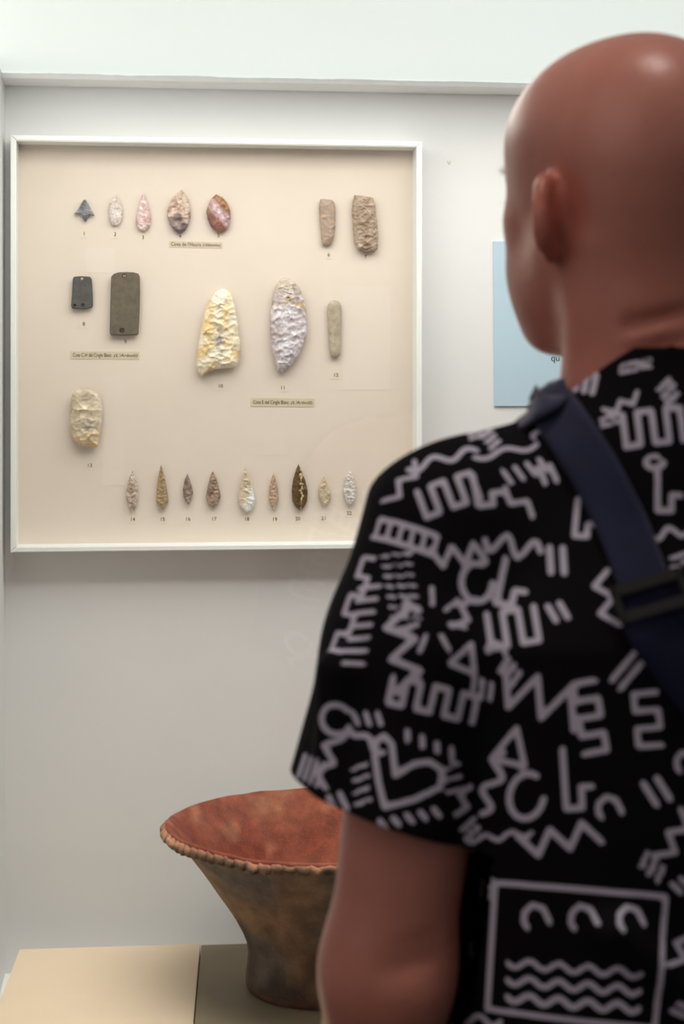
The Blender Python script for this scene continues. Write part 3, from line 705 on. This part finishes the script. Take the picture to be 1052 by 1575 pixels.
# brows and lashes
M_hair = mat('dark_hair', (.035,.022,.018), .6)
for s in (-1, 1):
    bm = bmesh.new(); rb = random.Random(3)
    for i in range(46):
        t = rb.random(); x = s*(.014+.034*t); p, n = surf(H((x, .10-.018*t, .022+.006*math.sin(t*2.2)+rb.uniform(-.0025,.0025))))
        d = HR@np.array([s*.8, .1, .25]); d = d/np.linalg.norm(d)*.006+n*.0040
        r = .0005; a = Vector(p-n*.0006); b = Vector(p+d)
        u = Vector(d).orthogonal().normalized()*r; w2 = Vector(d).cross(u).normalized()*r
        vs = [bm.verts.new(a+u), bm.verts.new(a-u*.5+w2), bm.verts.new(a-u*.5-w2), bm.verts.new(b)]
        for q4 in ((0,1,3),(1,2,3),(2,0,3),(2,1,0)): bm.faces.new([vs[k] for k in q4])
    link('eyebrow', bm_mesh('eyebrow', bm), M_hair, person)
    bm = bmesh.new()
    for i in range(18):
        t = i/17; x = s*(.020+.024*t); p, n = surf(H((x, .096-.010*t, .004-.003*abs(t-.5))))
        d = HR@np.array([s*(.15+.5*t), 1, .15]); d = d/np.linalg.norm(d)*.013; r = .0006
        a = Vector(p-n*.001); b = Vector(p+d); u = Vector((0,0,1))*r; w2 = Vector(d).cross(u).normalized()*r
        vs = [bm.verts.new(a+u), bm.verts.new(a-u*.5+w2), bm.verts.new(a-u*.5-w2), bm.verts.new(b)]
        for q4 in ((0,1,3),(1,2,3),(2,0,3),(2,1,0)): bm.faces.new([vs[k] for k in q4])
    link('eyelashes', bm_mesh('eyelashes', bm), M_hair, person)

# ---- T-shirt
T_ = Field((-.34,-.21,.86), (.34,.20,1.56), .0030)
T_.loft([(.87,0,0,.172,.128),(.98,0,0,.165,.126),(1.10,0,.0,.160,.124),(1.24,0,-.002,.168,.130),(1.36,0,-.006,.178,.122),(1.43,0,-.01,.130,.100),(1.49,0,-.012,.075,.078)], .03, 2.2)
T_.cap(N0, N1, .076, .073, .02)
for s, S_, E2, H2 in ((-1, SL, EL, HL), (1, SR, ER, HL*np.array([-1,1,1]))):
    T_.cap(N0+np.array([s*.03,0,.01]), S_+np.array([-s*.02,0,.012]), .055, .054, .045)
    m_ = S_+(H2-S_)*.45; T_.cap(S_, m_, .060, .064, .03); T_.cap(m_, H2+(H2-S_)*.15, .064, .069, .02)
# folds in the cloth
def fold(a, b, r, k=.016): T_.cap(a, b, r, r*.6, k)
fold(SL+[.02,-.045,-.10], SL+[.07,-.075,-.22], .014); fold(SL+[.03,-.035,-.14], SL+[.10,-.085,-.30], .012)
fold((-.10,-.115,1.18), (.05,-.128,1.05), .010); fold((-.13,-.10,1.08), (.02,-.125,.97), .010)
fold(HL+[-.045,-.03,.10], HL+[-.05,-.03,-.01], .014); fold(HL+[.02,-.052,.12], HL+[.015,-.058,0], .010)
for s, E2, H2, W2 in ((-1, EL, HL, WL), (1, ER, HL*np.array([-1,1,1]), WR)):
    T_.cap(H2+(E2-H2)*.12, E2, .0525, .0490, .010, 'sub'); T_.cap(E2, W2, .0490, .040, .010, 'sub')
V, Q = T_.mesh(); V = relax(V, Q, 3); del T_
me = mesh_np('t_shirt', V, Q)
bm = bmesh.new(); bm.from_mesh(me)
def cut(co, no, test):
    fs = [f for f in bm.faces if test(f.calc_center_median())]
    ge = set(fs) | {e for f in fs for e in f.edges} | {v for f in fs for v in f.verts}
    bmesh.ops.bisect_plane(bm, geom=list(ge), plane_co=co, plane_no=no, clear_outer=True, dist=1e-6)
for s in (-1, 1):
    P0 = Vector((s*abs(HL[0]), HL[1], HL[2])); ax = Vector(HL-SL).normalized(); ax = Vector((s*abs(ax.x), ax.y, ax.z))
    no = (Rm @ (RGT*-.34-UP*.94)).normalized() if s < 0 else (Vector((-(Rm@(RGT*-.34-UP*.94)).x, (Rm@(RGT*-.34-UP*.94)).y, (Rm@(RGT*-.34-UP*.94)).z))).normalized()
    lim = abs(HL[0])-.085
    cut(P0, no, lambda c, s=s: s*c.x > .0 and (c-P0).dot(no) > -.03 and (c-(P0+ax*max(-.05, (c-P0).dot(ax)))).length < .088 and c.z > 1.0 and s*c.x > lim)
cut(Vector((0,0,.885)), Vector((0,0,-1)), lambda c: c.z < .93)
nb = L(990, 540, 1.30); NP = Vector((0, -.075, L(990,533,1.165)[2])); NN = Vector((-.06, .60, .80)).normalized()
cut(NP, NN, lambda c: c.z > 1.40)
# keep the largest island
bm.verts.ensure_lookup_table(); seen = set(); best = []
for v in bm.verts:
    if v in seen: continue
    st = [v]; seen.add(v); isl = []
    while st:
        a = st.pop(); isl.append(a)
        for e in a.link_edges:
            b = e.other_vert(a)
            if b not in seen: seen.add(b); st.append(b)
    if len(isl) > len(best): best = isl
keep = set(best); bmesh.ops.delete(bm, geom=[v for v in bm.verts if v not in keep], context='VERTS')
bm.to_mesh(me); bm.free()
nv = len(me.vertices); V = np.zeros(nv*3, np.float32); me.vertices.foreach_get('co', V); V = V.reshape(-1,3).astype(float)
# white line print: strokes on the cloth in a flat layout fixed to the garment
STROKES = []
def st(w_, *p): STROKES.append((w_, p))
exec_prints = None
#PRINT_BEGIN
def mot(kind, x, y, a=0.0, n=4, w_=12, s_=22, h=26):
    """abstract motifs of the print: zigzag, meander, wave, ladder, dashes, rays, hook, spiral, loop"""
    ca, sa = math.cos(math.radians(a)), math.sin(math.radians(a))
    T2 = lambda u, v: (x+u*ca-v*sa, y+u*sa+v*ca)
    L2 = n*s_/2
    if kind == 'zigzag': st(w_, *[T2(-L2+i*s_, h/2*(1 if i % 2 else -1)) for i in range(n+1)])
    elif kind == 'meander':
        p = []
        for i in range(n+1): q = h/2*(1 if i % 2 else -1); p += [T2(-L2+i*s_, q), T2(-L2+i*s_, -q)]
        st(w_, *p)
    elif kind == 'wave': st(w_, *[T2(-L2+i*s_/6, h/2*math.sin(i*math.pi/6)) for i in range(n*6+1)])
    elif kind == 'ladder':
        st(w_, T2(-L2, -h/2), T2(L2, -h/2)); st(w_, T2(-L2, h/2), T2(L2, h/2))
        for i in range(n+1): st(w_*.8, T2(-L2+i*s_, -h/2), T2(-L2+i*s_+4, h/2))
    elif kind == 'dash':
        for i in range(n): u = -L2+(i+.5)*s_; st(w_, T2(u-3, -h/2), T2(u+3, h/2))
    elif kind == 'rays':
        for i in range(n): t = 2*math.pi*i/n; st(w_, T2(s_*math.cos(t), s_*math.sin(t)), T2((s_+h)*math.cos(t), (s_+h)*math.sin(t)))
    elif kind == 'hook': st(w_, T2(-s_, -h), T2(-s_, h), T2(s_*.2, h), T2(s_*.2, h*.3), T2(s_, h*.3))
    elif kind == 'spiral': st(w_, *[T2(s_*(i/n/8)*math.cos(i*math.pi/4), h*(i/n/8)*math.sin(i*math.pi/4)) for i in range(3, n*8+1)])
    elif kind == 'loop': st(w_, *[T2(s_*math.cos(i*math.pi/8), h*math.sin(i*math.pi/8)) for i in range(14)])
    elif kind == 'tri': st(w_, T2(-s_, h), T2(0, -h), T2(s_, h), T2(-s_, h))
    elif kind == 'box': st(w_, T2(-s_, -h), T2(s_, -h*.92), T2(s_*.94, h), T2(-s_*1.03, h*.9), T2(-s_, -h))
# shoulder
mot('zigzag', 618, 738, -50, 4, 11, 20, 22); mot('wave', 680, 700, -15, 4, 12, 28, 16); mot('meander', 690, 762, -20, 4, 13, 22, 46); mot('wave', 780, 686, -14, 3, 11, 34, 12)
mot('dash', 756, 662, 60, 3, 10, 13, 20); mot('dash', 810, 720, -20, 4, 11, 20, 24); mot('hook', 752, 752, -10, 0, 13, 20, 26); mot('zigzag', 800, 772, 30, 3, 12, 20, 18); mot('dash', 740, 648, 70, 2, 8, 10, 40); mot('spiral', 830, 660, 0, 1, 9, 16, 12); mot('dash', 845, 726, -10, 2, 12, 18, 28)
mot('ladder', 622, 824, 22, 5, 12, 20, 30)
for r_ in range(7):
    for q_ in range(3): st(8, (585+q_*18+r_*3, 854+r_*17), (595+q_*18+r_*3, 856+r_*17))
mot('meander', 540, 930, 108, 5, 11, 32, 20)
# upper sleeve and side
mot('dash', 556, 966, 100, 7, 10, 21, 32); mot('zigzag', 622, 1006, 80, 5, 14, 25, 42); mot('meander', 668, 1082, 12, 6, 13, 22, 40); mot('rays', 668, 962, 10, 7, 11, 26, 26); mot('tri', 720, 1016, 20, 0, 12, 20, 20); mot('zigzag', 716, 948, -70, 3, 12, 18, 20); mot('dash', 744, 1064, 20, 3, 10, 14, 24)
mot('loop', 735, 900, 0, 0, 13, 24, 30); mot('zigzag', 706, 858, -8, 5, 12, 17, 30); mot('wave', 790, 842, 12, 4, 13, 22, 30); mot('hook', 792, 900, 12, 0, 14, 20, 36); mot('meander', 790, 972, -8, 3, 13, 24, 56); mot('dash', 858, 866, 6, 2, 14, 20, 40); mot('dash', 858, 950, -14, 2, 13, 18, 26); mot('spiral', 760, 1008, 20, 1, 10, 20, 18)
mot('zigzag', 930, 930, 80, 4, 12, 22, 26); mot('hook', 904, 800, 6, 0, 12, 16, 30)
# back
mot('zigzag', 830, 1080, 20, 5, 13, 26, 56); mot('dash', 786, 1040, 50, 3, 11, 14, 22); mot('meander', 905, 1110, 80, 4, 13, 26, 34); mot('tri', 790, 1150, 14, 0, 12, 26, 26); mot('wave', 760, 1206, -70, 4, 13, 24, 24); mot('loop', 812, 1226, 10, 0, 13, 26, 34)
mot('hook', 888, 1200, -4, 0, 13, 20, 44); mot('zigzag', 862, 1290, -12, 5, 13, 24, 34); mot('wave', 770, 1286, -6, 5, 10, 20, 10); mot('dash', 962, 1040, 46, 2, 12, 18, 56); mot('meander', 992, 1112, 84, 3, 12, 26, 36); mot('dash', 1006, 1218, -24, 2, 14, 22, 36); mot('spiral', 930, 1250, 0, 1, 12, 24, 30); mot('zigzag', 1034, 1284, -60, 4, 12, 20, 26); mot('spiral', 1046, 1180, 0, 1, 12, 20, 28)
mot('dash', 726, 1274, 60, 2, 11, 14, 26); mot('zigzag', 716, 1232, -80, 3, 12, 16, 16)
# right of the strap
mot('dash', 906, 576, 24, 3, 12, 14, 30); mot('dash', 980, 562, 90, 2, 9, 11, 46); mot('meander', 1006, 660, -6, 4, 13, 22, 52); mot('zigzag', 960, 622, -24, 4, 10, 14, 16); mot('dash', 1030, 604, 60, 3, 11, 13, 24); mot('dash', 940, 646, 90, 2, 9, 12, 26); mot('hook', 1030, 756, 0, 0, 13, 18, 34); mot('wave', 1030, 824, -10, 3, 11, 20, 16); mot('dash', 1042, 868, 80, 2, 9, 14, 26); mot('loop', 1008, 716, 0, 0, 11, 14, 10)
# lower sleeve: loop, heart outline, ticks
mot('loop', 520, 1114, 30, 0, 12, 24, 22); mot('wave', 566, 1144, 36, 3, 12, 22, 12); mot('zigzag', 506, 1176, 110, 4, 12, 20, 26); mot('dash', 478, 1188, 28, 4, 10, 13, 34); mot('dash', 524, 1240, -14, 2, 12, 18, 26)
st(13, (596,1246), (586,1206), (580,1168), (582,1146), (594,1138), (606,1150), (612,1198), (640,1180), (664,1176), (684,1188), (680,1214), (640,1234), (596,1246))
mot('dash', 568, 1112, 0, 3, 11, 18, 18); mot('dash', 664, 1150, 20, 4, 12, 24, 15); mot('dash', 700, 1200, 82, 3, 9, 18, 24); mot('dash', 560, 1212, 84, 4, 9, 18, 24); mot('dash', 634, 1262, -14, 5, 13, 21, 12)
# framed ornament low on the back
mot('box', 890, 1462, 2, 0, 12, 128, 102)
for q_ in range(3): mot('spiral', 822+q_*70, 1414, 0, 1, 12, 26, 34)
for q_ in range(3): mot('wave', 884, 1482+q_*26, 3, 9, 11+q_, 22, 12)
mot('dash', 752, 1362, 20, 2, 10, 14, 26); mot('dash', 726, 1468, 10, 1, 12, 14, 22); mot('zigzag', 1044, 1452, -70, 3, 12, 18, 22); mot('dash', 1044, 1356, -30, 2, 12, 16, 18); mot('wave', 742, 1568, 0, 3, 12, 22, 14); mot('dash', 1046, 1540, -50, 2, 12, 14, 20); mot('dash', 1000, 1330, 40, 3, 11, 16, 22)
# the print repeats over the rest of the cloth
base_ = list(STROKES)
for dx, dy in ((505, 40), (-560, 30), (0, 985), (505, 1010), (-560, 1000), (1010, -30)):
    for w_, p in base_:
        q = [(a+dx, b+dy) for a, b in p]
        if dx > 0 and min(a for a, b in q) < 1066: continue
        if dx < 0 and max(a for a, b in q) > 450: continue
        if dy > 900 and min(b for a, b in q) < 1592: continue
        st(w_, *q)
#PRINT_END
# the flat layout is laid over the cloth obliquely from the left rear of the garment
U = np.c_[V[:,0]*2095-V[:,1]*999-V[:,2]*11.9+1051.4, -V[:,0]*285-V[:,1]*626-V[:,2]*2273+4007.8]
dist = np.full(nv, 60.0)
segs = []
for w_, p in STROKES:
    for a, b in zip(p, p[1:]): segs.append((a[0], a[1], b[0], b[1], w_/2*.74))
for ax_, ay_, bx_, by_, hw in segs:
    d = np.array([bx_-ax_, by_-ay_]); Lq = d@d+1e-9; rel = U-np.array([ax_, ay_]); t = np.clip((rel@d)/Lq, 0, 1)
    dd = np.hypot(rel[:,0]-d[0]*t, rel[:,1]-d[1]*t)-hw; np.minimum(dist, dd, out=dist)
at = me.attributes.new('print_distance', 'FLOAT', 'POINT'); at.data.foreach_set('value', dist.astype(np.float32))
for p in me.polygons: p.use_smooth = True
M_shirt = bpy.data.materials.new('black_cotton_with_white_print'); M_shirt.use_nodes = True; nt = M_shirt.node_tree; b = nt.nodes['Principled BSDF']
an = nt.nodes.new('ShaderNodeAttribute'); an.attribute_name = 'print_distance'
mr = nt.nodes.new('ShaderNodeMapRange'); mr.inputs[1].default_value = -.8; mr.inputs[2].default_value = .8; mr.inputs[3].default_value = 1; mr.inputs[4].default_value = 0
mx = nt.nodes.new('ShaderNodeMix'); mx.data_type = 'RGBA'; mx.inputs[6].default_value = (.0045,.0045,.0055,1); mx.inputs[7].default_value = (.53,.54,.64,1)
nt.links.new(an.outputs['Fac'], mr.inputs[0]); nt.links.new(mr.outputs[0], mx.inputs[0]); nt.links.new(mx.outputs[2], b.inputs['Base Color'])
b.inputs['Roughness'].default_value = .9; b.inputs['Specular IOR Level'].default_value = .12
shirt = link('t_shirt', me, M_shirt, person); me['note'] = ''
del me['note']
md = shirt.modifiers.new('cloth', 'SOLIDIFY'); md.thickness = .0022; md.offset = -1
SV = BVHTree.FromPolygons([tuple(v) for v in V], [tuple(p.vertices) for p in me.polygons])

# ---- trousers and shoes
G = Field((-.24,-.20,.02), (.24,.26,1.00), .0065)
G.loft([(.80,0,0,.172,.122),(.90,0,0,.168,.118),(.99,0,0,.164,.112)], .03)
for s in (-1, 1):
    G.cap((s*.085,0,.84), (s*.095,.01,.50), .092, .066, .04); G.cap((s*.095,.01,.50), (s*.10,-.01,.09), .066, .055, .03)
V, Q = G.mesh(); V = relax(V, Q, 3); del G
link('trousers', mesh_np('trousers', V, Q), mat('dark_trousers', (.02,.022,.03), .85, .2), person)
for s in (-1, 1):
    G = Field((s*.10-.07,-.12,0), (s*.10+.07,.22,.13), .005)
    G.ell((s*.10,.03,.035), (.045,.135,.030), k=.02); G.ell((s*.10,-.035,.065), (.042,.055,.050), k=.02); G.ell((s*.10,.03,.016), (.048,.140,.014), k=.01)
    V, Q = G.mesh(); V = relax(V, Q, 2); V[:,2] -= V[:,2].min()
    link('shoe', mesh_np('shoe', V, Q), mat('dark_shoe', (.03,.03,.03), .6), person)

# ---- crossbody strap with slider
M_strap = mat('navy_webbing', (.0035,.009,.042), .7, .3, mott=.25, mscale=30, bump=.0004, bscale=500, sheen=.3)
M_strap2 = mat('dark_navy_webbing', (.008,.011,.034), .8, .2, bump=.0004, bscale=500)
bag = empty('crossbody_strap', PO, TH); tag(bag, 'navy blue crossbody strap with black slider running over the left shoulder and across the back', 'strap')
def snap(p):
    loc, n, i, d = SV.find_nearest(Vector(p)); return np.array(loc), np.array(n)
def ray_on(px, py):
    o = Vector(Rm @ (CAM-PO)); d = (Rm @ ray(px, py)).normalized(); h = SV.ray_cast(o, d)
    return np.array(h[0]) if h[0] is not None else None
back = [ray_on(x, y) for x, y in ((850,624),(880,668),(912,718),(936,764),(958,812),(975,856),(990,900),(1006,942),(1024,985))]
back = [p for p in back if p is not None]
top = back[0]
end = np.array((.185,-.02,.93))
lowb = [snap(back[-1]+(end-back[-1])*t+np.array([.03*math.sin(3.14*t),-.04*math.sin(3.14*t),0]))[0] for t in (.2,.4,.6,.8,1.0)]
f0 = top+np.array([.0,.045,.02]); frt = [snap(p)[0] for p in (top+np.array([.0,.025,.03]), top+np.array([.004,.055,.03]), top+np.array([.012,.10,-.01]))]
s0 = frt[-1]; frt += [snap(s0+(end-s0)*t+np.array([0,.06*math.sin(3.14*t),0]))[0] for t in (.15,.3,.45,.6,.75,.9,1.0)]
def catmull(P, m=8):
    P = [2*np.array(P[0])-np.array(P[1])]+list(P)+[2*np.array(P[-1])-np.array(P[-2])]; r = []
    for a, b, c, d in zip(P, P[1:], P[2:], P[3:]):
        for i in range(m):
            t = i/m; r.append(.5*((2*b)+(-a+c)*t+(2*a-5*b+4*c-d)*t*t+(-a+3*b-3*c+d)*t**3))
    return r+[P[-2]]
def ribbon(name, P, wd, m, off=.0025, th=.0022, NA=9):
    C_ = catmull(P); rows = []; bm = bmesh.new()
    Ns = [snap(p)[1] for p in C_]
    for _ in range(6): Ns = [(Ns[max(i-1,0)]+Ns[i]*2+Ns[min(i+1,len(Ns)-1)]) for i in range(len(Ns))]; Ns = [n/np.linalg.norm(n) for n in Ns]
    for i, p in enumerate(C_):
        t = C_[min(i+1,len(C_)-1)]-C_[max(i-1,0)]; t /= np.linalg.norm(t); n = Ns[i]; n = n-t*(n@t); n /= np.linalg.norm(n); sd = np.cross(t, n)
        ww = wd(i/(len(C_)-1)) if callable(wd) else wd; rowt = []; rowb = []
        for k in range(NA):
            u = (k/(NA-1)-.5)*ww; q = p+sd*u; c, cn = snap(q); h = max(off, off+float((c-q)@n)); e = .0012 if k in (0, NA-1) else 0
            q = q+n*h; rowt.append(q+n*(th-e)); rowb.append(q)
        rows.append([bm.verts.new(v) for v in rowt+rowb[::-1]])
    for a, b in zip(rows, rows[1:]):
        for k in range(len(a)): k2 = (k+1) % len(a); bm.faces.new((a[k], b[k], b[k2], a[k2]))
    bm.faces.new(rows[0][::-1]); bm.faces.new(rows[-1])
    return link(name, bm_mesh(name, bm, True), m, bag), C_, Ns
upper = frt[::-1]+back[:7]
_, cc, nn_ = ribbon('upper_strap', upper, .034, M_strap)
for o_ in (-.0098, .0098):                  # raised seams along the edges
    pass
ribbon('lower_strap', back[6:]+lowb, lambda t: .034+.010*min(1, t*6), M_strap2)
# slider
p = back[6]; n = snap(p)[1]; t = back[7]-back[5]; t /= np.linalg.norm(t); n = n-t*(n@t); n /= np.linalg.norm(n); sd = np.cross(t, n)
bm = box_bm(-.024,.024,-.004,.004,-.0015,.0035,.0012); box_bm(-.024,.024,.014,.022,-.0015,.0035,.0012, bm); box_bm(-.025,-.020,-.004,.022,-.0015,.0035,.0012, bm); box_bm(.020,.025,-.004,.022,-.0015,.0035,.0012, bm)
Mx = Matrix(((sd[0],t[0],n[0],p[0]+n[0]*.007),(sd[1],t[1],n[1],p[1]+n[1]*.007),(sd[2],t[2],n[2],p[2]+n[2]*.007),(0,0,0,1)))
bmesh.ops.transform(bm, matrix=Mx, verts=bm.verts)
link('slider', bm_mesh('slider', bm), mat('black_plastic', (.012,.012,.014), .45), bag)
